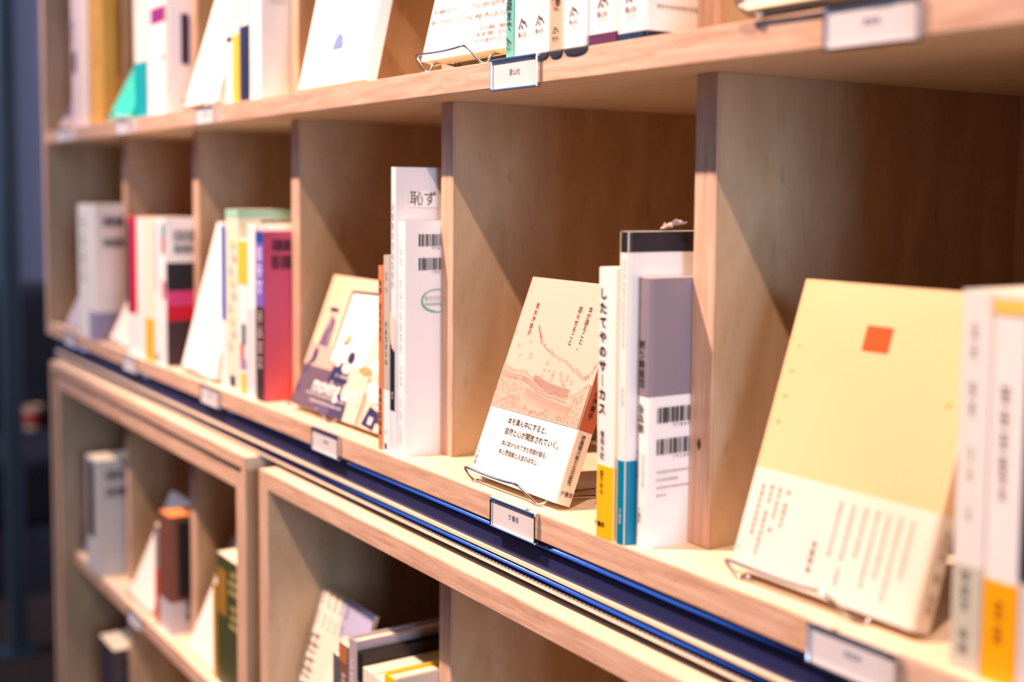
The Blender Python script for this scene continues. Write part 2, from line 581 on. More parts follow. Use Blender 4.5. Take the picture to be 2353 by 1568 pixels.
for z0, z1 in ((ZS, -0.1045), (ZS - 0.31, ZS - 0.021)):
    for x in RX:
        board('divider_panel', x - 0.025, x, 0.0, 0.30, z0 + 0.0002, z1 - 0.0003, ir, 'z')
boxobj('back_panel', IX0 + 0.0242, IX1 - 0.0242, 0.3002, 0.309, ZS - 0.331, -0.1047, WOOD_Z, ir)
# right rack
rr = empty('display_rack', 'pale wooden display rack standing beside the outer frame, thick bright top board', 'rack', (0, 0, 0))
RX0, RX1, RY = -0.6745, 0.95, -0.060
board('top_board', RX0, RX1, RY, 0.31, -0.0845, -0.0653, rr, 'x')
board('side_panel', RX0, RX0 + 0.024, RY, 0.31, ZF + 0.0005, -0.0847, rr, 'z')
board('side_panel', RX1 - 0.024, RX1, RY, 0.31, ZF + 0.0005, -0.0847, rr, 'z')
for zz_ in (ZS, ZS - 0.31):
    board('shelf_board', RX0 + 0.0242, RX1 - 0.0242, -0.056, 0.30, zz_ - 0.021, zz_, rr, 'x')
for x in (-0.3512, 0.0, 0.351, 0.702):
    board('divider_panel', x - DT, x, 0.0, 0.30, ZS + 0.0002, -0.0847, rr, 'z')
boxobj('back_panel', RX0 + 0.0242, RX1 - 0.0242, 0.3002, 0.309, ZS - 0.331, -0.0847, WOOD_Z, rr)

# ------------------------------------------------------------------ label holders
HOLD = 'chrome label holders clipped to the shelf edges'


def holder(x0, x1, z0, z1, label, text=None, y=YF):
    cx, cz = (x0 + x1) / 2, (z0 + z1) / 2
    o = empty('label_holder', label, 'label holder', (cx, y, cz), HOLD)
    w, h = (x1 - x0) / 2, (z1 - z0) / 2; b = 0.0016; dp = 0.0046
    bm = bmesh.new()
    box(bm, -w, w, -dp, -0.0003, h - b, h, 0.0006); box(bm, -w, w, -dp, -0.0003, -h, -h + b, 0.0006)
    box(bm, -w, -w + b, -dp, -0.0003, -h + b * 0.8, h - b * 0.8, 0.0006); box(bm, w - b, w, -dp, -0.0003, -h + b * 0.8, h - b * 0.8, 0.0006)
    obj('frame', bm, CHROME, o)
    bm = bmesh.new(); box(bm, -w + b, w - b, -0.0024, -0.0006, -h + b, h - b)
    card = obj('card', bm, paper((214, 206, 208), 0.4), o)
    bm = bmesh.new()
    if text:
        V, F = text_geom(text); s = h * 0.42
        vs_ = [bm.verts.new((p.x * s, -0.0026, p.y * s + h * 0.05)) for p in V]
        for f in F:
            bm.faces.new([vs_[i] for i in f])
    else:
        for k in range(3):
            for j in range(2):
                u = (-1 + k) * h * 0.34 - h * 0.1; v = h * (0.06 + 0.17 * j)
                bm.faces.new([bm.verts.new((a, -0.0026, c)) for a, c in ((u, v - h * 0.1), (u + h * 0.24, v - h * 0.1), (u + h * 0.24, v), (u, v))])
    obj('lettering', bm, ink((92, 96, 128)), card)
    return o


HW = 0.0650
def holder_at(px, py, z0, z1, label, text=None, y=YF, pxr=None):
    a = P(px, py, 1, y - 0.006).x
    b_ = P(pxr, py, 1, y - 0.006).x if pxr else a + HW
    return holder(a, b_, z0, z1, label, text, y)


holder_at(1121, 1170, -0.0238, 0.0006, 'chrome framed shelf label reading 夕書房 under the pink book', '夕書房')
holder_at(711, 1000, -0.0238, 0.0006, 'chrome framed shelf label under the book with the room photo cover')
holder_at(457, 905, -0.0238, 0.0006, 'chrome framed shelf label under the blank white leaning book beside the pink book')
holder_at(279, 830, -0.0238, 0.0006, 'chrome framed shelf label under the cubby with the navy and red spine')
holder_at(146, 770, -0.0238, 0.0006, 'chrome framed shelf label next to the end panel on the lower shelf')
holder_at(1848, 1460, -0.0238, 0.0006, 'chrome framed shelf label under the yellow book with the orange square')
holder_at(1122, 170, ZU0 - 0.0030, ZU1 + 0.0004, 'chrome framed shelf label reading 里山社 under the mountain logo spines', '里山社')
holder_at(1886, 60, ZU0 - 0.0030, ZU1 + 0.0004, 'chrome framed shelf label on the upper shelf past the mountain logo books')
holder_at(446, 262, ZU0 - 0.0010, ZU1 + 0.0004, 'chrome framed shelf label on the upper shelf below the yellow and navy spines')
holder_at(265, 292, ZU0 - 0.0010, ZU1 + 0.0004, 'chrome framed shelf label on the upper shelf below the green leaning book')
holder_at(131, 312, ZU0 - 0.0010, ZU1 + 0.0004, 'chrome framed shelf label on the upper shelf next to the end panel')
holder_at(292, 1420, ZS - 0.0230, ZS + 0.0006, 'chrome framed shelf label on the inset rack shelf', None, -0.036)

# ------------------------------------------------------------------ lower shelf books
def B(label, cover, bands=(), draw=None, d=0.130, **k):
    def mk(t, h):
        bs = [(h * a if abs(a) <= 1 else a, h * b if abs(b) <= 1 else b, c) for a, b, c in bands]
        return book(label, t, d, h, cover, bs, draw, **k)
    return mk


WHITE = (240, 236, 232)
CREAM = (240, 228, 204)

# --- cubby A
def dr_a3(p):
    p.barcode('back', 0.012, p.h * 0.84, 0.05, 0.016, seed=3); p.barcode('back', 0.012, p.h * 0.69, 0.05, 0.014, seed=4)
def dr_a2(p):
    p.marks('spine', p.t * .3, p.h * .35, p.t * .7, p.h * .92, (120, 112, 112))
row(0.0, DX[4] - DT, [
    (183, 760, 468, -0.0440, B('white book with grey spine print beside the end panel cubby wall', WHITE, draw=dr_a2)),
    (206, 770, 470, -0.0440, B('thick white book with lavender lower band and barcodes, beside a divider', (232, 230, 228), [(0, .21, (150, 144, 176))], dr_a3)),
])
# --- cubby B
def dr_b6(p):
    p.rect('spine', p.t * .45, p.h * .87, p.t * .95, p.h * .96, (44, 130, 150)); p.rect('spine', p.t * .45, p.h * .76, p.t * .95, p.h * .87, (176, 52, 48))
    p.rect('spine', p.t * .55, p.h * .46, p.t, p.h * .58, (206, 30, 70))
    p.barcode('back', 0.012, p.h * .84, 0.05, 0.016, seed=5); p.barcode('back', 0.012, p.h * .76, 0.05, 0.013, seed=6)
    p.rect('back', 0.0015, p.h * .51, .125, p.h * .70, (30, 24, 28)); p.rect('back', 0.0015, p.h * .41, .125, p.h * .51, (206, 62, 120))
    p.rect('back', 0.0015, p.h * .31, .125, p.h * .41, (196, 16, 44)); p.rect('back', 0.0015, 0.001, .125, p.h * .31, (66, 44, 52))
def dr_b2(p):
    p.rect('spine', 0, p.h * .3, p.t * .36, p.h * .97, (58, 40, 84))
def dr_b5(p):
    p.rect('spine', p.t * .2, p.h * .5, p.t * .5, p.h * .97, (150, 170, 205)); p.rect('spine', p.t * .3, p.h * .02, p.t * .7, p.h * .07, (50, 60, 90))
row(0.0, DX[3] - DT, [
    (296, 810, 498, -0.0400, B('book with a navy and red spine and white lower band', (214, 30, 58), [(0, .30, WHITE)], dr_b2)),
    (317, 820, 500, -0.0400, B('plain white book right of the navy and red spine', (246, 238, 232))),
    (335, 830, 501, -0.0400, B('cream book with a mustard yellow band at the spine foot', CREAM, [(0, .30, (226, 178, 40))])),
    (356, 834, 502, -0.0400, B('slim white book with a pale blue stripe down the spine', WHITE, draw=dr_b5)),
    (369, 838, 500, -0.0400, B('book whose back cover is banded white, black, pink, red and brown', (236, 232, 232), draw=dr_b6)),
])
# --- cubby C
def dr_c2(p):
    p.rect('spine', p.t * .12, p.h * .42, p.t, p.h * .985, (30, 82, 180))
def dr_c3(p):
    p.barcode('back', .03, p.h * .89, .06, .012, seed=7)
    for i in range(9):
        p.ell('spine', p.t * (.35 + .4 * ((i * 37 % 10) / 10)), p.h * (.25 + .07 * i), p.t * .16, .006, ((214, 190, 180), (196, 178, 176), (222, 200, 160))[i % 3])
    p.rect('spine', p.t * .35, p.h * .03, p.t * .75, p.h * .09, (44, 50, 96))
def dr_c4(p):
    p.rect('spine', p.t * .45, p.h * .33, p.t * .9, p.h * .46, (66, 84, 84)); p.rect('spine', p.t * .3, p.h * .17, p.t * .7, p.h * .33, (206, 58, 48))
    p.rect('spine', p.t * .6, p.h * .17, p.t * .95, p.h * .24, (120, 140, 200)); p.rect('spine', p.t * .3, 0.002, p.t * .95, p.h * .15, (240, 190, 60))
def dr_c6(p):
    p.rect('spine', 0.0005, p.h * .93, p.t, p.h * .995, (28, 70, 160)); p.rect('spine', 0.0005, p.h * .56, p.t, p.h * .93, (120, 100, 190))
    p.marks('spine', p.t * .15, p.h * .58, p.t * .85, p.h * .91, (226, 216, 240), fill=1)
    p.rect('spine', 0.0005, 0.001, p.t, p.h * .56, (62, 40, 44)); p.marks('spine', p.t * .2, p.h * .02, p.t * .85, p.h * .54, (206, 180, 170))
    p.barcode('back', .010, p.h * .885, .055, .013, seed=8); p.barcode('back', .010, p.h * .78, .055, .016, seed=9)
def red_cover(key='pink_red_cover'):
    if key in _m:
        return _m[key]
    m = mat(key, (206, 62, 92), 0.4, spec=0.4); nt = m.node_tree; L = nt.links.new
    tc = nt.nodes.new('ShaderNodeTexCoord'); gr = nt.nodes.new('ShaderNodeTexGradient'); mp = nt.nodes.new('ShaderNodeMapping')
    mp.inputs['Scale'].default_value = (0, 6.0, -5.5); mp.inputs['Location'].default_value = (0, 0, 0.55)
    ad = nt.nodes.new('ShaderNodeVectorMath'); ad.operation = 'DOT_PRODUCT'; ad.inputs[1].default_value = (0, 1, 1)
    L(tc.outputs['Object'], mp.inputs['Vector']); L(mp.outputs['Vector'], ad.inputs[0])
    r = nt.nodes.new('ShaderNodeValToRGB'); r.color_ramp.elements[0].color = srgb((192, 74, 112)); r.color_ramp.elements[1].color = srgb((232, 96, 66))
    L(ad.outputs['Value'], r.inputs['Fac']); L(r.outputs['Color'], nt.nodes['Principled BSDF'].inputs['Base Color'])
    return m
def mk_c6(t, h):
    o = book('book with a crimson to orange back cover and blue topped spine', t, .13, h, (206, 62, 92), (), dr_c6)
    [c for c in o.children if c.name.startswith('cover')][0].data.materials[0] = red_cover()
    return o
row(0.0, DX[2] - DT, [
    (510, 883, 513, -0.0360, B('slim white book with a cobalt blue upper spine', (242, 234, 230), draw=dr_c2)),
    (521, 888, 481, -0.0360, B('tall cream book with a mint green top edge and patterned spine', (234, 224, 200), [(.955, .999, (160, 206, 180))], dr_c3)),
    (549, 899, 548, -0.0360, B('white book with a golden yellow upper spine', (236, 234, 236), [(.71, .985, (246, 192, 60))], dr_c4)),
    (570, 905, 514, -0.0350, B('white book between the golden yellow spine and the crimson book', (246, 240, 236), [(0, .52, (216, 214, 214))])),
    (590, 913, 531, -0.0340, mk_c6),
])
# --- cubby D
def dr_d2(p):
    p.marks('spine', p.t * .2, p.h * .56, p.t * .8, p.h * .93, (96, 40, 24), pitch=.0075); p.marks('spine', p.t * .2, p.h * .08, p.t * .85, p.h * .34, (40, 28, 24), pitch=.0075)
def dr_d3(p):
    p.marks('spine', p.t * .35, p.h * .80, p.t * .7, p.h * .92, (130, 120, 112)); p.marks('spine', p.t * .35, p.h * .42, p.t * .7, p.h * .67, (96, 90, 84), pitch=.007)
    p.rect('spine', p.t * .35, p.h * .015, p.t * .7, p.h * .045, (50, 66, 70)); p.marks('spine', p.t * .4, p.h * .07, p.t * .65, p.h * .11, INK)
def dr_d4(p):
    p.rect('spine', 0.0003, p.h * .155, p.t, p.h * .385, (26, 30, 36)); p.poly('spine', ((0, p.h * .42), (p.t * .4, p.h * .375), (p.t, p.h * .36), (p.t, p.h * .48), (0, p.h * .50)), (226, 206, 186))
    p.marks('spine', p.t * .3, p.h * .55, p.t * .7, p.h * .88, (150, 144, 180), pitch=.009); p.marks('spine', p.t * .35, p.h * .17, p.t * .7, p.h * .22, (220, 220, 220))
    p.rect('back', .0140, .2295, .0445, .2445, (240, 236, 236)); p.text('back', .0142, .2365, .0145, '恥ず', (46, 38, 42), bold=.008, align='LEFT')
def dr_d5(p):
    p.barcode('back', .0141, .1938, .055, .0112, '978499111', seed=11); p.barcode('back', .0141, .1720, .055, .0112, '192009101', seed=12)
    c = (108, 172, 130)
    pts = [(.0330 + .0160 * math.cos(a), .1435 + .0105 * math.sin(a)) for a in [math.radians(75 + 8 * k) for k in range(30)]]
    p.line('back', pts, .0009, c); p.line('back', [(x + .0008, y + .0006) for x, y in pts[8:24]], .0012, c)
    p.text('back', .0200, .1455, .0048, '取引代行', (150, 170, 158), align='LEFT'); p.text('back', .0200, .1403, .0040, 'TRANSVIEW', (120, 150, 140), align='LEFT')
    p.marks('spine', p.t * .3, p.h * .2, p.t * .6, p.h * .9, (216, 200, 196), pitch=.010); p.marks('spine', p.t * .3, p.h * .03, p.t * .6, p.h * .2, (206, 150, 140))
row(0.0, DX[1] - DT, [
    (868, 1030, 610, -0.0400, B('thin terracotta orange book with dark spine lettering', (206, 128, 88), draw=dr_d2)),
    (880, 1036, 586, -0.0400, B('slim grey book with a white lower band beside the orange one', (186, 176, 166), [(0, .315, (240, 232, 232))], dr_d3)),
    (897, 1043, 384, -0.0390, B('tallest pale book in its cubby, back cover lettered 恥ず', (226, 222, 226), draw=dr_d4, d=.16)),
    (913, 1048, 507, -0.0370, B('white book whose back cover has two barcodes and a green ring logo', (238, 234, 234), draw=dr_d5, d=.14)),
])
# --- cubby E
def dr_e2(p):
    p.text('spine', .0072, .1325, .0090, 'したてやのサーカス', (40, 32, 44), bold=.022, vertical=True, line=1.13)
    p.text('spine', .0082, .0665, .0050, '曽我大穂', (44, 38, 46), bold=.014, vertical=True, line=1.05)
    p.marks('spine', .0016, .0550, .0036, .0770, (60, 54, 60), pitch=.0038, fill=1)
    p.text('spine', .0082, .0398, .0044, '語りから', (30, 22, 10), bold=.014, vertical=True, line=1.0)
    p.marks('spine', .0010, .0190, .0034, .0475, (30, 22, 10), pitch=.0036, fill=1)
    p.text('spine', .0062, .0098, .0042, '夕書房', (24, 18, 8), bold=.018)
def dr_e3(p):
    p.marks('spine', .0058, .1340, .0075, .1990, (140, 124, 132), pitch=.0048, fill=1); p.marks('spine', .0026, .150, .0036, .197, (176, 160, 166), pitch=.004)
    p.marks('spine', .0056, .0968, .0078, .1115, (90, 140, 180), pitch=.0048, fill=1); p.text('spine', .0065, .0200, .0038, '夕書房', (170, 206, 220), vertical=True)
def dr_e4(p):
    u = .0052
    p.text('spine', u, .1268, .0066, '闘う舞踊団', (58, 48, 58), bold=.014, vertical=True, line=1.0)
    p.text('spine', u, .0892, .0066, '金森穣', (70, 58, 62), bold=.010, vertical=True, line=1.05)
    p.marks('spine', u + .0020, .0420, u + .0042, .0660, (150, 120, 124), pitch=.0040, fill=1); p.marks('spine', u - .0038, .0450, u - .0016, .0670, (120, 100, 130), pitch=.0040, fill=1)
    p.text('spine', u, .0222, .0038, '夕書房', (90, 76, 80), vertical=True)
    p.barcode('back', .0064, .0868, .056, .0108, '978490917', seed=21); p.barcode('back', .0062, .0648, .056, .0110, '192003602', seed=22)
    for k in range(4):
        p.marks('back', .0064, .0516 - .0054 * k, .0064 + (.034, .020, .034, .010)[k], .0540 - .0054 * k, (96, 84, 86), vertical=False, pitch=.0022, fill=1)
row(0.0, 0 - DT, [
    (1365, 1233, 612, None, B('white book with a yellow lower band, spine lettered したてやのサーカス', (242, 232, 230), [(0, .272, (244, 184, 22))], dr_e2, r=.004)),
    (1411, 1247, 531, None, B('tall white book with a black top and teal lower band', (238, 230, 228), [(.935, .9995, (38, 34, 42)), (0, .272, (0, 122, 156))], dr_e3, r=.004, d=.14)),
    (1457, 1252, 636, -0.0355, B('book with a grey upper and white barcoded lower half', (240, 234, 234), [(.565, .9995, (136, 124, 134))], dr_e4, r=.003)),
])
# --- cubby F
def dr_f2(p):
    p.marks('spine', p.t * .35, p.h * .66, p.t * .6, p.h * .92, (150, 142, 138), pitch=.010); p.marks('spine', p.t * .4, p.h * .38, p.t * .58, p.h * .6, (190, 180, 176), pitch=.010)
    p.marks('spine', p.t * .3, p.h * .03, p.t * .65, p.h * .27, (96, 90, 80), pitch=.0075)
def dr_f3(p):
    p.rect('spine', 0.0005, p.h * .945, p.t, p.h * .985, (236, 196, 90))
    p.marks('spine', p.t * .30, p.h * .53, p.t * .62, p.h * .77, (86, 60, 56), pitch=.0115, fill=1)
    p.marks('spine', p.t * .36, p.h * .43, p.t * .6, p.h * .55, (170, 150, 140), pitch=.008)
    p.marks('spine', p.t * .36, p.h * .07, p.t * .66, p.h * .22, (120, 70, 20), pitch=.0125, fill=1)
row(0.0, DX[0] + .351 - DT, [
    (2178, 1543, 662, -0.036, B('white book with a grey banded foot beside the yellow leaning book', (232, 224, 218), [(0, .285, (196, 188, 172))], dr_f2)),
    (2249, 1580, 668, -0.036, B('white book with an orange lower band and yellow line at the top', (240, 230, 226), [(0, .265, (248, 166, 12))], dr_f3)),
    (2328, 1610, 716, -0.036, B('dark navy book with a grey lower band', (38, 42, 72), [(0, .29, (206, 200, 196))])),
    (2420, 1640, 700, -0.036, B('pale book standing right of the dark navy book', (226, 216, 206))),
])

# ------------------------------------------------------------------ leaning, face-out books on the lower shelf
def lean_book(label, bl, tl, w, cover, z0=0.0, t=.016, bands=(), draw=None, lift=.006, br=None, stand=None, y_clip=None, hmax=None, tilt=None, **k):
    A, h, ti = lean_solve(bl, tl, z0, lift, 0.0, y_clip)
    if tilt is not None:
        ti = tilt
    if hmax:
        h = hmax
    bs = [(h * a, h * b, c) for a, b, c in bands]
    o = book(label, t, w, h, cover, bs, draw, **k)
    leaning(o, bl, tl, w, h, z0, t, lift, br, stand, y_clip, ti)
    if False: print('LEAN', label[:30], 'h %.3f tilt %.1f' % (h, math.degrees(ti)), tuple(round(v, 3) for v in A))
    return o


def dr_center(p):
    w, h = p.d, p.h; red = (150, 74, 64); rnd = random.Random(4); br = (116, 60, 50)
    p.text('front', .0215, .1385, .0059, '青木海青子', (120, 60, 52), bold=.006, vertical=True, line=1.02)
    p.text('front', .0960, .1375, .0055, '本が語ること、', (60, 44, 44), bold=.006, vertical=True, line=.97)
    p.text('front', .0825, .1385, .0056, '語らせること', (60, 44, 44), bold=.006, vertical=True, line=1.0)
    # drawing: hillside, path wall, fences, tree line, petals
    top = [(.0005, .0965), (.010, .0945), (.020, .0925), (.033, .0950), (.045, .0905), (.061, .0850), (.080, .0815), (.102, .0808), (.114, .086), (.121, .092), (.1262, .095)]
    p.poly('front', [(.0003, .0590), (w - .0008, .0590), (w - .0008, .095)] + top[::-1], (208, 164, 146))
    e = p.e()
    def seg(a, f):
        i = min(int(f * (len(a) - 1)), len(a) - 2); q = f * (len(a) - 1) - i
        return (a[i][0] + (a[i + 1][0] - a[i][0]) * q, a[i][1] + (a[i + 1][1] - a[i][1]) * q)
    p.line('front', [(u + rnd.uniform(-.0005, .0005), v + rnd.uniform(-.0012, .0014)) for u, v in [seg(top, k / 90) for k in range(91)]], .00028, red, e=e)
    wall = [(.001, .0905), (.018, .0895), (.034, .0895), (.0413, .0885), (.050, .0855), (.0611, .0820), (.080, .0805), (.1022, .0795)]
    for dv in (0, -.0030):
        p.line('front', [(u, v + dv + rnd.uniform(-.0003, .0003)) for u, v in [seg(wall, k / 70) for k in range(71)]], .00032, br, e=e)
    for k in range(56):
        u, v = seg(wall, .01 + k / 57); p.line('front', [(u, v - .003), (u + .0004, v)], .00026, br, e=e)
    for k in range(26):                                    # upper fence and lower railings
        f = k / 25; u = .0496 + .051 * f; v = .0862 - .0052 * f - .002 * math.sin(f * 3); hh = .0068
        p.line('front', [(u, v), (u, v + hh), (u + .0009, v + hh + .0004), (u + .0012, v)], .00028, br, e=e)
        u = .0444 + .0635 * f; v = .0712 - .0072 * f - .0015 * math.sin(f * 3); hh = .0090
        p.line('front', [(u, v), (u, v + hh), (u + .0011, v + hh + .0006), (u + .0014, v + .004)], .00030, br, e=e)
    tl = [(.0330, .1335), (.0370, .1290), (.0400, .1262), (.0425, .1225), (.054, .1160), (.066, .1120), (.0842, .1085), (.100, .1035), (.1159, .0985), (.1205, .1010), (.1262, .1120)]
    zz = []
    for k in range(84):
        u, v = seg(tl, k / 83); zz.append((u + rnd.uniform(-.0010, .0010), v + (.0016 if k % 2 else -.0016) + rnd.uniform(-.0010, .0010)))
    p.line('front', zz, .00026, red, e=e)
    for k in range(900):                                   # grass and leaf strokes
        u = rnd.uniform(.001, w - .003); lim = min(v for v in [seg(top, x / 40)[1] for x in range(41) if abs(seg(top, x / 40)[0] - u) < .006] or [.08]) - .001
        v = rnd.uniform(.0600, lim)
        if .042 < u < .109 and .0640 < v < .0905:
            continue
        if .001 < u < .045 and .0865 < v < .0910:
            continue
        a = rnd.uniform(0, 3.14); q = rnd.uniform(.0005, .0016)
        p.line('front', [(u, v), (u + q * math.cos(a), v + q * math.sin(a)), (u + q * 1.5 * math.cos(a + .7), v + q * 1.5 * math.sin(a + .7))], .00022, red, e=e)
    for (u, v, a, b) in ((.0030, .1255, .0013, .0022), (.0125, .1150, .0012, .0018), (.0190, .1070, .0010, .0010), (.0345, .1078, .0014, .0026), (.0290, .1195, .0007, .0008), (.0610, .1050, .0007, .0016), (.0600, .0985, .0008, .0012), (.0590, .0935, .0010, .0010), (.0670, .0985, .0006, .0012), (.0734, .0975, .0014, .0020), (.0734, .0930, .0016, .0030), (.0830, .0985, .0008, .0012), (.0858, .0950, .0011, .0030), (.0900, .0915, .0012, .0022), (.0940, .0960, .0010, .0030), (.0930, .0900, .0012, .0012), (.1010, .0935, .0007, .0020), (.0270, .0680, .0085, .0028), (.0720, .0625, .0030, .0013), (.0600, .0610, .0024, .0010), (.0800, .0660, .0034, .0010), (.0500, .0660, .0020, .0010)):
        pts = [(u + a * math.cos(x / 9 * 6.283) * rnd.uniform(.75, 1.2), v + b * math.sin(x / 9 * 6.283) * rnd.uniform(.75, 1.2)) for x in range(10)]
        p.line('front', pts + pts[:1], .00026, red, e=e)
    # white band lettering
    p.text('front', .0325, .0505, .0061, '本を真ん中にすると、', (66, 46, 44), bold=.006, align='LEFT')
    p.text('front', .0325, .0418, .0063, '自然と心が開放されていく。', (66, 46, 44), bold=.006, align='LEFT')
    p.text('front', .0335, .0318, .0046, '本に助けられてきた司書が語る、', (66, 46, 44), bold=.008, align='LEFT')
    p.text('front', .0330, .0244, .0048, '本と図書館と人生のはなし', (66, 46, 44), bold=.008, align='LEFT')
    p.text('front', .0042, .0138, .0046, '夕書房', (66, 46, 44), vertical=True, line=1.0)
    p.rect('spine', .0002, .0592, p.t - .0002, h * .998, (178, 98, 72), e=.0004)
    p.text('spine', p.t * .45, .0355, .0042, '図書館の新たな可能性', (56, 40, 36), bold=.010, vertical=True, line=.95)
    p.text('spine', p.t * .50, .0085, .0042, '夕書房', (56, 40, 36), bold=.008)
    p.text('spine', p.t * .45, .0830, .0056, '青木海青子', (40, 24, 22), bold=.012, vertical=True, line=1.05)


ob = lean_book('pale pink book with a white band and line drawn landscape, leaning face out', (1079, 1084), (1225, 636), .1275, (210, 176, 158), t=.0150, bands=[(0.0, .3335, (228, 222, 216))], draw=dr_center, lift=.0065, stand='chrome wire stand under the pale pink line drawn book')

def dr_moving(p):
    w, h = p.d, p.h; N = (48, 42, 84); f = 'front'
    p.rect(f, .0006, .0006, w - .0008, .047, (104, 82, 98)); p.poly(f, ((.0006, .047), (.075, .047), (.066, .072), (.022, .070), (.0006, .075)), (206, 166, 150))
    p.poly(f, ((.110, .0006), (w - .0008, .0006), (w - .0008, .060), (.118, .060)), (232, 200, 178))
    p.poly(f, ((.0605, .070), (.0640, .070), (.0640, .1375), (w - .0008, .1420), (w - .0008, .1385), (.0660, .1345), (.0605, .1375)), (52, 42, 70))
    p.poly(f, ((.0640, .058), (.0655, .1345), (w - .0008, .1385), (w - .0008, .055)), (248, 240, 230))
    p.poly(f, ((.150, .1375), (.170, .1380), (.178, .060), (.140, .048)), (244, 218, 190)); p.poly(f, ((.168, .085), (w - .0008, .090), (w - .0008, .060), (.165, .060)), (240, 204, 160))
    p.rect(f, .0222, .1108, .0425, .1155, N); p.poly(f, ((.020, .0705), (.047, .0705), (.0440, .100), (.0300, .1090)), (150, 120, 132)); p.poly(f, ((.022, .072), (.042, .072), (.036, .092), (.026, .088)), (104, 86, 112))
    p.poly(f, ((.0370, .088), (.0405, .088), (.0425, .1035), (.0385, .1035)), N)
    p.ell(f, .0225, .0590, .0055, .0095, N); p.poly(f, ((.0010, .0370), (.014, .040), (.021, .052), (.015, .054)), (88, 72, 100)); p.ell(f, .0050, .0200, .0045, .0040, (78, 68, 104))
    p.ell(f, .0910, .0840, .0065, .0055, (228, 168, 120)); p.ell(f, .0862, .0795, .0036, .0026, N)
    p.ell(f, .1110, .0655, .0085, .0072, N); p.poly(f, ((.074, .036), (.120, .038), (.112, .056), (.090, .060), (.078, .055)), N); p.ell(f, .0850, .0600, .0075, .0070, (236, 222, 212)); p.ell(f, .108, .054, .010, .006, (240, 226, 214))
    p.poly(f, ((.100, .0010), (.135, .0010), (.133, .024), (.102, .026)), (70, 58, 92)); p.poly(f, ((.060, .0010), (.100, .0010), (.100, .012), (.066, .012)), (96, 80, 112))
    p.ell(f, .1510, .0565, .0150, .0045, (226, 150, 100)); p.ell(f, .178, .0640, .020, .006, (252, 246, 240)); p.ell(f, .1780, .0400, .014, .007, (250, 244, 240)); p.ell(f, .188, .0330, .016, .006, (232, 222, 220))
    p.poly(f, ((.178, .004), (.205, .002), (.206, .020), (.186, .024)), N); p.rect(f, .190, .006, .200, .014, (196, 190, 200)); p.rect(f, .205, .010, .214, .030, (60, 54, 96))
    p.rect(f, .1655, .001, .1675, .052, (170, 112, 90)); p.rect(f, .1720, .001, .1732, .040, (180, 124, 100))
    p.text(f, .0440, .0285, .0248, 'moving days', (252, 244, 238), align='LEFT', sx=.92, bold=.014)
    p.marks(f, .090, .0420, .122, .0460, (250, 240, 232), vertical=False, pitch=.0050)
    p.marks(f, .0325, .0165, .1335, .0195, (250, 240, 232), vertical=False, pitch=.0040, fill=1); p.marks(f, .0480, .0095, .1300, .0125, (250, 240, 232), vertical=False, pitch=.0040, fill=1)
lean_book('face-out book with a photo of a sunlit room and title moving days', (668, 926), (768, 631), .218, (232, 200, 168), t=.012, draw=dr_moving, coat=.3, stand='chrome wire stand under the moving days photo book')

def dr_yellow(p):
    f = 'front'
    p.poly(f, ((.0605, .1502), (.0804, .1504), (.0804, .1662), (.0605, .1661)), (246, 78, 14))
    for k, v in enumerate((.1484, .1312, .1146, .0973)):
        p.text(f, .0080, v, .0036, '◆', (240, 190, 110) if k else (246, 208, 136))
    p.text(f, .1309, .1263, .0050, '◆', (240, 186, 100))
    for k, (u, v0, v1, c) in enumerate(((.0095, .0190, .0560, 0), (.0170, .0075, .0570, 0), (.0240, .0240, .0565, 1), (.0315, .0275, .0565, 1))):
        p.marks(f, u, v0, u + .0030, v1, ((216, 84, 60), (222, 110, 84))[c], pitch=.0042, fill=.9, seed=k)
    p.marks(f, .0025, .0070, .0050, .0185, (150, 130, 140), pitch=.004)
    p.marks(f, .0610, .0085, .0655, .0315, (70, 48, 46), pitch=.0052, fill=1)
    for k, (u, v0) in enumerate(((.0756, .0210), (.0852, .0080), (.0946, .0250), (.1033, .0120), (.1113, .0200), (.1198, .0070), (.1284, .0185))):
        p.marks(f, u - .0013, v0, u + .0013, .0585, (146, 104, 86), pitch=.0038, seed=k, fill=.95)
    p.marks('spine', p.t * .3, .010, p.t * .7, .058, (150, 116, 90), pitch=.006)
lean_book('large yellow book with an orange square and white lettered band, leaning face out', (1678, 1299), (1853, 641), .1440, (226, 188, 142), t=.0170, bands=[(0, .340, (224, 210, 198))], draw=dr_yellow, lift=.0065, r=.004, stand='chrome wire stand under the yellow book with the orange square')

def dr_faint(p):
    for k in range(4):
        p.marks('front', p.d * (.2 + .15 * k), p.h * .2, p.d * (.2 + .15 * k) + .004, p.h * .5, (240, 226, 208), pitch=.009)
lean_book('blank white book leaning face out beside the cobalt blue spine', (417, 836), (500, 511), .125, (248, 240, 232), t=.014, draw=dr_faint, stand='chrome wire stand under the blank white book', y_clip=-.036)
lean_book('pale pink small book leaning face out beside the navy and red spine', (250, 765), (293, 640), .115, (244, 222, 210), t=.012, stand='chrome wire stand under the small pale pink book', y_clip=-.036, hmax=.165, tilt=math.radians(26))
lean_book('lavender grey book leaning face out beside the end panel', (150, 737), (200, 610), .115, (196, 180, 190), t=.012, stand='chrome wire stand under the lavender grey book', y_clip=-.036, hmax=.165, tilt=math.radians(26))

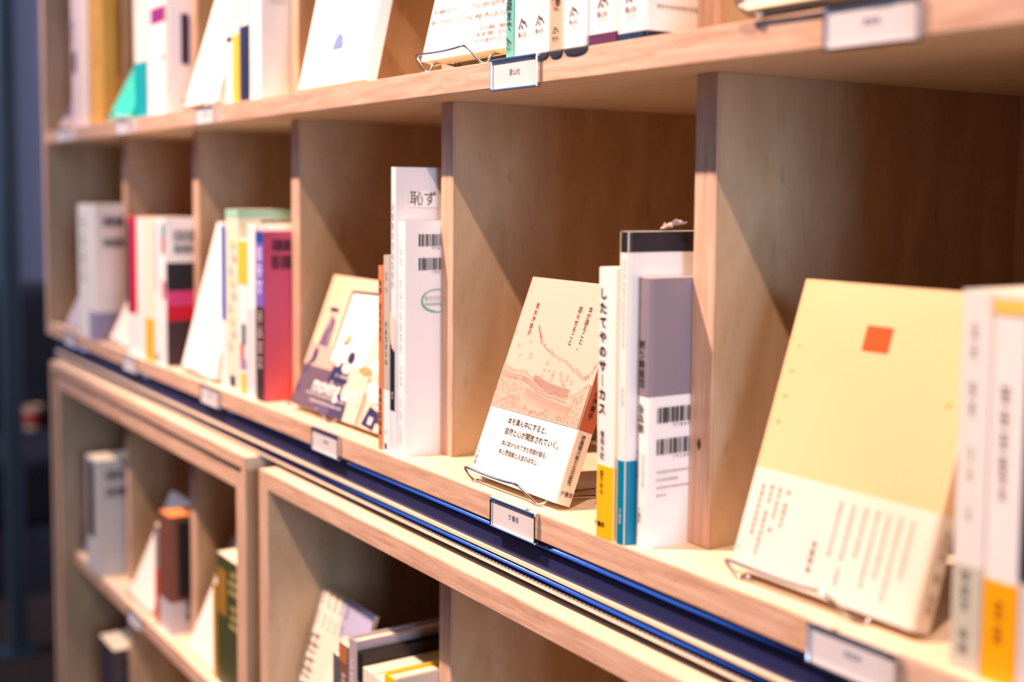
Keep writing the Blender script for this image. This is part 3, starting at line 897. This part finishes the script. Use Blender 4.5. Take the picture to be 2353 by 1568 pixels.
# ------------------------------------------------------------------ upper shelf books
LOGO = (48, 44, 56)
def satoyama(p, v, s, u=None, small=False):
    t = p.t; u = t * .5 if u is None else u
    p.line('spine', [(u - s * .55, v - s * .35), (u - s * .10, v + s * .45), (u + s * .10, v + s * .05), (u + s * .25, v + s * .25), (u + s * .60, v - s * .25)], s * .11, LOGO, 'mountain_logo')
    p.line('spine', [(u - s * .12, v - s * .32), (u - s * .12, v - s * .05)], s * .10, LOGO, 'mountain_logo'); p.line('spine', [(u + s * .04, v - s * .32), (u + s * .04, v - s * .08)], s * .10, LOGO, 'mountain_logo')
    p.text('spine', u - s * .05, v - s * .80, s * .40, '里山社', LOGO, bold=.01)
    p.text('spine', u + s * .0, v - s * 1.20, s * .17, 'SATOYAMA', LOGO, spacing=1.25); p.text('spine', u - s * .3, v - s * 1.50, s * .17, 'SHA', LOGO, spacing=1.2)
def dr_ue2(p):
    p.text('spine', p.t * .45, .058, .0078, 'から94歳まで。'[:2], (24, 40, 50), bold=.01, vertical=True)
    p.text('spine', p.t * .48, .0455, .0078, '94', (24, 40, 50), bold=.006, sx=.8); p.text('spine', p.t * .48, .0285, .0078, '歳まで。', (24, 40, 50), bold=.01, vertical=True, line=1.0)
    satoyama(p, .0125, .0055)
def dr_ue3(p):
    satoyama(p, .0245, .0098); p.text('spine', p.t * .5, .052, .0095, '丁', LOGO)
def dr_ue4(p):
    satoyama(p, .0245, .0092); p.text('spine', p.t * .72, .052, .0068, '震災前。', LOGO, vertical=True, bold=.01); p.text('spine', p.t * .45, .054, .0066, '界」と', LOGO, vertical=True)
def dr_ue5(p):
    for k in range(60):
        p.rect('spine', .0004, .002 + k * .0016, p.t - .0004, .0026 + k * .0016, (222, 186, 158), e=.00045)
    satoyama(p, .0150, .0066); p.text('spine', p.t * .66, .046, .0074, '第2の青春』', (70, 50, 44), vertical=True, bold=.01, line=.95)
    p.line('spine', [(p.t * (.3 + .12 * math.sin(k * 1.7)), .030 + .0022 * k) for k in range(16)], .0007, (226, 110, 96)); p.line('spine', [(p.t * .15, .038), (p.t * .45, .041)], .0007, (226, 110, 96)); p.line('spine', [(p.t * .18, .050), (p.t * .48, .053)], .0007, (226, 110, 96))
def dr_ue6(p):
    satoyama(p, .0260, .0088)
def dr_ue7(p):
    satoyama(p, .0290, .0100)
def dr_ue8(p):
    satoyama(p, .0285, .0105)
    for k in range(3):
        p.marks('back', .008, .0375 - .0070 * k - (.004 if k == 2 else 0), .046 - (.018 if k == 1 else 0), .0410 - .0070 * k - (.004 if k == 2 else 0), (130, 110, 100), vertical=False, pitch=.0036)
SATO = 'spines with a mountain logo on the upper shelf'
row(ZU1, -DT, [
    (1161, 131, .188, -.0432, B('slim teal book with black lettering 94歳まで on its spine', (112, 186, 172), draw=dr_ue2)),
    (1181, 129, .188, -.0430, B('white book with a mountain logo, next to the slim teal spine', (246, 238, 234), draw=dr_ue3)),
    (1220, 119, .188, -.0440, B('white book with a mountain logo and lettering 震災前 above it', (246, 236, 230), draw=dr_ue4)),
    (1262, 112, .188, -.0440, B('beige striped book with red brush strokes and a small mountain logo', (242, 216, 190), draw=dr_ue5)),
    (1293, 106, .188, -.0440, B('white mountain logo book right of the beige striped one', (246, 238, 238), draw=dr_ue6)),
    (1350, 103, .188, -.0420, B('glossy mountain logo book with a deep red foot', (244, 230, 222), [(.0, .042, (92, 12, 20))], dr_ue7, coat=1.0, r=.002)),
    (1416, 95, .188, -.0440, B('glossy mountain logo book with a dark blue foot beside a divider', (238, 230, 224), [(.0, .026, (22, 28, 38))], dr_ue8, coat=1.0, r=.003)),
])
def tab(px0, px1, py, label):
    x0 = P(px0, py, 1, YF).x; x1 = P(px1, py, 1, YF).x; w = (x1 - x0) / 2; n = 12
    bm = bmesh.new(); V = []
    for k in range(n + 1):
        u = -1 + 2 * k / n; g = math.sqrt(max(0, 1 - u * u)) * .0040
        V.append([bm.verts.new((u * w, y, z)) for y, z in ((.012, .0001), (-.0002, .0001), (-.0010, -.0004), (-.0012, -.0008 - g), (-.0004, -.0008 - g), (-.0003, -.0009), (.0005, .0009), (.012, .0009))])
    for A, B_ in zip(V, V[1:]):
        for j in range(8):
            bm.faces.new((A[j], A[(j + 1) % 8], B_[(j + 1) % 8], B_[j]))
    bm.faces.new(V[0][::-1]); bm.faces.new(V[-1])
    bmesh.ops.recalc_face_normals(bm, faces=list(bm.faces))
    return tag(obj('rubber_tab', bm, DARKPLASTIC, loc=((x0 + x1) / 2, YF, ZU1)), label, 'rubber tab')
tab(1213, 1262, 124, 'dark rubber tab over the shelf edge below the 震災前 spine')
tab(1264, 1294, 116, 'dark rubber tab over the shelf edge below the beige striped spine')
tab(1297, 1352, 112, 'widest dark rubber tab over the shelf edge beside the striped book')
def dr_ue1(p):
    c = (140, 90, 76)
    p.text('front', .0045, .0435, .0049, '病や障害の名でひとくくりにできない固有の症状や感', c, align='LEFT', bold=.010, rot=-.030)
    p.text('front', .0045, .0338, .0050, '豊かに分かち合うことのできない時間、傍らにあったる', c, align='LEFT', bold=.010, rot=-.030)
    p.text('front', .0890, .0205, .0042, '12人の当事者、介護者による', c, align='LEFT', bold=.010, rot=-.030)
    p.text('front', .0885, .0152, .0042, '本と病と障害と、生きること', c, align='LEFT', bold=.010, rot=-.030)
    p.text('front', .0880, .0096, .0042, 'まつわる書き下ろしエッセイ', c, align='LEFT', bold=.010, rot=-.030)
def dr_dome(p):
    p.ell('front', .0800, .0368, .0122, .0166, (120, 140, 192), 0, math.pi)
    p.marks('front', .0700, .0290, .0880, .0322, (150, 150, 176), vertical=False, pitch=.005, fill=1)
lean_book('white book with lines of brown print leaning face out beside the teal spine', (968, 141), (1000, 0), .1385, (252, 246, 240), z0=ZU1, t=.013, draw=dr_ue1, lift=.0115, stand='chrome wire stand in front of the brown print book on the upper shelf', hmax=.19, y_clip=-.034)
lean_book('white book with a small blue dome logo leaning face out', (686, 206), (722, 0), .1555, (252, 248, 244), z0=ZU1, t=.014, draw=dr_dome, lift=.004, hmax=.19, y_clip=-.036, tilt=math.radians(12.5))
lean_book('cream book leaning face out right of the last mountain logo book', (1705, 24), (1780, -250), .150, (244, 226, 190), z0=ZU1, t=.016, lift=.006, hmax=.19, tilt=math.radians(20), stand='chrome wire stand under the cream book on the upper shelf')

def dr_uc2(p):
    p.marks('spine', p.t * .3, p.h * .5, p.t * .6, p.h * .95, (150, 130, 130)); p.rect('spine', p.t * .2, p.h * .385, p.t * .95, p.h * .415, (40, 36, 44))
def dr_uc3(p):
    p.marks('spine', p.t * .3, p.h * .45, p.t * .6, p.h * .95, (120, 100, 110))
def dr_uc5(p):
    p.rect('back', .012, p.h * .56, .03, p.h * .64, (226, 220, 214)); p.marks('back', .03, p.h * .1, .034, p.h * .7, (230, 220, 210))
row(ZU1, DX[2] - DT, [
    (518, 234, .188, -0.0400, B('white book with a black dash on its spine', (246, 236, 232), draw=dr_uc2)),
    (535, 231, .188, -0.0400, B('white book with a bright yellow lower spine', (246, 234, 226), [(0, .42, (250, 196, 60))], dr_uc3)),
    (552, 229, .188, -0.0390, B('white book with a navy blue lower spine', (246, 238, 234), [(0, .46, (36, 46, 84))])),
    (574, 226, .192, -0.0360, B('plain white book between the navy spine and a divider', (246, 242, 238), draw=dr_uc5)),
])
lean_book('plain white book leaning face out left of the bright yellow spine', (425, 236), (500, 0), .115, (252, 246, 240), z0=ZU1, t=.016, draw=dr_faint, hmax=.19, y_clip=-.040, stand='chrome wire stand under the plain white book on the upper shelf', tilt=math.radians(17))
def dr_ub2(p):
    p.marks('spine', p.t * .25, p.h * .5, p.t * .75, p.h * .95, (216, 206, 202))
def dr_ub3(p):
    p.rect('spine', p.t * .25, .126, p.t * .985, .147, (212, 40, 96)); p.rect('spine', p.t * .30, .128, p.t * .95, .145, (132, 30, 122))
    p.ell('spine', p.t * .86, .078, p.t * .07, .0042, (232, 110, 96)); p.rect('back', .022, .069, .033, .137, (52, 36, 74))
row(ZU1, DX[3] - DT, [
    (310, 268, .188, -0.0370, B('white book with a deep teal lower spine', (240, 232, 226), [(0, .42, (0, 168, 176))], dr_ub2)),
    (339, 262, .195, -0.0360, B('thick white book with a purple square and red dot on its spine', (236, 232, 238), draw=dr_ub3, r=.006)),
])
lean_book('book with a mint green lower cover leaning face out', (247, 258), (318, 120), .115, (244, 236, 222), z0=ZU1, t=.014, bands=[(.0, .52, (40, 214, 186))], hmax=.178, y_clip=-.038, tilt=math.radians(27), stand='chrome wire stand under the mint green book')
def dr_ua2(p):
    p.marks('spine', p.t * .1, p.h * .45, p.t * .5, p.h * .95, (96, 100, 160)); p.rect('spine', p.t * .2, p.h * .4, p.t * .7, p.h * .55, (70, 62, 84))
def dr_ua4(p):
    p.marks('spine', p.t * .4, p.h * .3, p.t * .75, p.h * .9, (190, 140, 50)); p.marks('back', .02, p.h * .3, .03, p.h * .9, (186, 130, 50))
row(ZU1, DX[4] - DT, [
    (167, 290, .235, -0.0310, B('pale book with a lavender blue speckled spine', (226, 206, 208), draw=dr_ua2)),
    (184, 287, .235, -0.0300, B('tall pinkish white book left of the golden one', (248, 226, 216))),
    (208, 280, .240, -0.0280, B('tall golden orange book beside a divider', (240, 178, 78), draw=dr_ua4)),
])
lean_book('dusky purple and cream book leaning face out by the end panel, upper shelf', (134, 290), (185, 170), .095, (176, 150, 158), z0=ZU1, t=.014, bands=[(.12, .35, (88, 72, 96))], hmax=.165, y_clip=-.034, tilt=math.radians(27))

# ------------------------------------------------------------------ inset rack books
def dr_ra2(p):
    p.rect('spine', p.t * .2, p.h * .32, p.t * .8, p.h * .97, (56, 46, 60)); p.barcode('back', .015, p.h * .82, .05, .018, seed=31); p.barcode('back', .015, p.h * .68, .05, .016, seed=32)
YR = -.024
row(ZS, P(223, 1200, 1, -.040).x, [(199, 1180, 1046, -.040, B('pale grey book with a dark spine panel on the inset rack', (206, 202, 202), draw=dr_ra2))])
def dr_rb3(p):
    p.rect('back', .012, p.h * .31, .128, p.h * .95, (34, 30, 34)); p.barcode('back', .022, p.h * .2, .05, .014, seed=33); p.barcode('back', .022, p.h * .1, .05, .014, seed=34)
row(ZS, P(391, 1330, 1, YR).x, [
    (356, 1330, 1206, YR, B('thin grey book with a red lower band on the inset rack', (150, 130, 140), [(0, .56, (196, 66, 44))])),
    (366, 1330, 1174, YR, B('brown book with black back cover and orange top edge', (120, 74, 60), [(0, .27, (196, 186, 190))], dr_rb3, pages=(240, 140, 70))),
])
def dr_rc3(p):
    p.marks('spine', p.t * .35, p.h * .3, p.t * .65, p.h * .95, (170, 156, 96)); p.rect('spine', p.t * .05, p.h * .55, p.t * .3, p.h * .9, (150, 110, 40))
row(ZS, -.790, [
    (489, 1420, 1338, YR, B('thin amber book on the inset rack', (178, 128, 40))),
    (498, 1420, 1268, YR, B('olive green book with pale page tops on the inset rack', (66, 70, 40), draw=dr_rc3)),
])
lean_book('pale blue book leaning face out on the inset rack', tuple(proj((-1.618, YR, ZS + .006))), (203, 1180), .085, (190, 190, 216), z0=ZS, t=.012, y_clip=YR, hmax=.16, tilt=math.radians(24), bands=[(0, .3, (110, 108, 150))])
lean_book('cream white book leaning face out beside the thin red banded book', (297, 1378), (362, 1235), .115, (244, 232, 218), z0=ZS, t=.012, y_clip=YR, hmax=.17, tilt=math.radians(24), stand='chrome wire stand on the inset rack shelf')
lean_book('white book with small dark print leaning beside the olive green book', (431, 1515), (497, 1395), .115, (240, 228, 216), z0=ZS, t=.012, y_clip=YR, hmax=.165, tilt=math.radians(24), draw=dr_faint)
# lower row of the inset rack
row(ZS - .31, RX[0] - .025, [(228, 1540, .19, YR, B('dark speckled book on the bottom row of the inset rack', (70, 62, 70), draw=dr_ra2))])

# ------------------------------------------------------------------ right rack books
YQ = -.045
def dr_q3(p):
    p.rect('spine', .0005, p.h * .90, p.t, p.h * .995, (176, 108, 66)); p.marks('spine', p.t * .25, p.h * .4, p.t * .85, p.h * .88, (226, 214, 206), pitch=.0065)
def dr_q4(p):
    p.marks('spine', p.t * .3, p.h * .5, p.t * .7, p.h * .9, (224, 214, 222), pitch=.013)
def dr_q5(p):
    p.line('spine', [(p.t * .3, p.h * .85), (p.t * .35, p.h * .75), (p.t * .6, p.h * .70)], .001, (200, 196, 200))
row(ZS, DX[1] - DT, [
    (764, 1540, 1500, YQ, B('thin dark grey book on the rack beside the outer frame', (90, 92, 100))),
    (779, 1500, 1475, YQ, B('brown book with pale slanted spine lettering', (130, 86, 70), draw=dr_q3)),
    (800, 1490, 1463, YQ, B('mauve grey hardback with broad bright page top', (176, 160, 168), draw=dr_q4, hard=True, d=.18)),
    (820, 1520, 1496, YQ, B('black hardback on the rack beside the outer frame', (40, 32, 34), draw=dr_q5, hard=True, d=.18)),
    (833, 1550, 1533, YQ, B('cream white book right of the black hardback', (240, 224, 206), d=.16)),
    (857, 1560, 1552, YQ, B('slim white book left of the yellow hardback', (238, 228, 220), d=.15)),
    (880, 1560, 1546, YQ, B('yellow hardback with black inner edge', (232, 190, 30), hard=True, d=.17, r=.004)),
    (908, 1566, 1562, YQ, B('grey hardback right of the yellow one', (200, 186, 172), hard=True, d=.17)),
])
def dr_q1(p):
    f = 'front'
    p.poly(f, ((.066, .160), (.132, .178), (.132, .200), (.062, .200)), (176, 172, 204))
    for k in range(5):
        u = .010 + .0155 * k
        p.marks(f, u, .178, u + .0055, .197, (84, 72, 80), pitch=.0062, seed=k, fill=1)
        p.marks(f, u - .002, .152, u + .002, .172, (130, 112, 104), pitch=.0085, seed=k + 9, fill=1)
    for k in range(3):
        v = .134 - .027 * k
        p.line(f, [(.006, v + .010), (.028, v + .012)], .0016, (58, 46, 44)); p.line(f, [(.004, v), (.030, v + .001)], .0016, (58, 46, 44)); p.line(f, [(.008, v + .011), (.007, v - .008), (.026, v - .007)], .0014, (58, 46, 44)); p.line(f, [(.020, v + .014), (.019, v - .004)], .0015, (58, 46, 44))
lean_book('white book with large black title characters leaning in the rack beside the outer frame', tuple(proj((-.6495, -.050, ZS + .006))), (748, 1352), .128, (238, 226, 212), z0=ZS, t=.008, y_clip=-.050, hmax=.198, tilt=math.radians(16), draw=dr_q1)

# small torn paper strips on top of books
def crumple(x, y, z, s, label, seed):
    rnd = random.Random(seed); bm = bmesh.new(); n = 8
    g = [[bm.verts.new((i * s / n - s / 2, j * s * .5 / 4, .0005 + rnd.uniform(0, .0035) + (.004 * math.sin(i * .8)) ** 2 * 40 + .004 * i / n)) for j in range(5)] for i in range(n + 1)]
    for i in range(n):
        for j in range(4):
            bm.faces.new((g[i][j], g[i + 1][j], g[i + 1][j + 1], g[i][j + 1]))
    o = obj('paper_slip', bm, paper((206, 190, 184), .6), loc=(x, y, z)); tag(o, label, 'paper slip')
    md = o.modifiers.new('thickness', 'SOLIDIFY'); md.thickness = .0004; md.offset = 1
    return o
pt = P(1560, 524, 1, .004); hb = P(1411, 531, 1, -.0445).z
crumple(-.039, -.008, hb + .0002, .018, 'crumpled grey printed paper slip on top of the black topped book', 3)

# ------------------------------------------------------------------ background beyond the end of the bookcase
po = empty('metal_post', 'dark blue grey metal post standing beyond the end of the bookcase', 'post', (P(26, 800, 0, -2.9).x, P(26, 800, 0, -2.9).y, ZF))
boxobj('post_body', -.030, .030, -.022, .022, .012, 2.9, mat('post_metal', (96, 112, 122), .35, .6), po, .008)
boxobj('base_plate', -.05, .05, -.05, .05, .0002, .012, mat('post_metal'), po)
def bgp(px, py, x):
    return P(px, py, 0, x)
q = bgp(78, 652, -3.95)
ct = empty('armchair', 'dark upholstered armchair in the dim background past the post', 'armchair', (-3.95, q.y - .13, ZF))
DK = mat('charcoal_fabric', (34, 34, 40), .85, noise=.3)
boxobj('backrest', -.12, .10, -.36, .36, .30, q.z - ZF, DK, ct, .04)
boxobj('seat', .102, .60, -.25, .25, .22, .448, DK, ct, .03)
boxobj('armrest', .102, .60, -.36, -.255, .10, .60, DK, ct, .03)
boxobj('armrest', .102, .60, .255, .36, .10, .60, DK, ct, .03)
for lx in (-.10, .50):
    for ly in (-.34, .28):
        boxobj('leg', lx, lx + .06, ly, ly + .06, .0003, .0995 if lx > 0 else .2995, DK, ct)
cp = P(76, 985, 2, ZF + .449)
cu = empty('paper_cup', 'small red and cream paper cup on the dark armchair seat', 'cup', (cp.x, cp.y, ZF + .4485))
def lathe(name, prof, m, parent):
    bm = bmesh.new(); n = 20
    rings = [[bm.verts.new((r_ * math.cos(6.2832 * k / n), r_ * math.sin(6.2832 * k / n), z)) for k in range(n)] for r_, z in prof]
    for A, B_ in zip(rings, rings[1:]):
        for k in range(n):
            bm.faces.new((A[k], A[(k + 1) % n], B_[(k + 1) % n], B_[k]))
    bm.faces.new(rings[0][::-1]); bm.faces.new(rings[-1])
    return obj(name, bm, m, parent, smooth=False)
lathe('cup_body', ((.026, 0), (.034, .075), (.035, .078), (.031, .078), (.025, .004)), paper((236, 190, 150), .6), cu)
lathe('sleeve', ((.0285, .018), (.0335, .058), (.0345, .058), (.0295, .018)), paper((196, 60, 40), .6), cu)
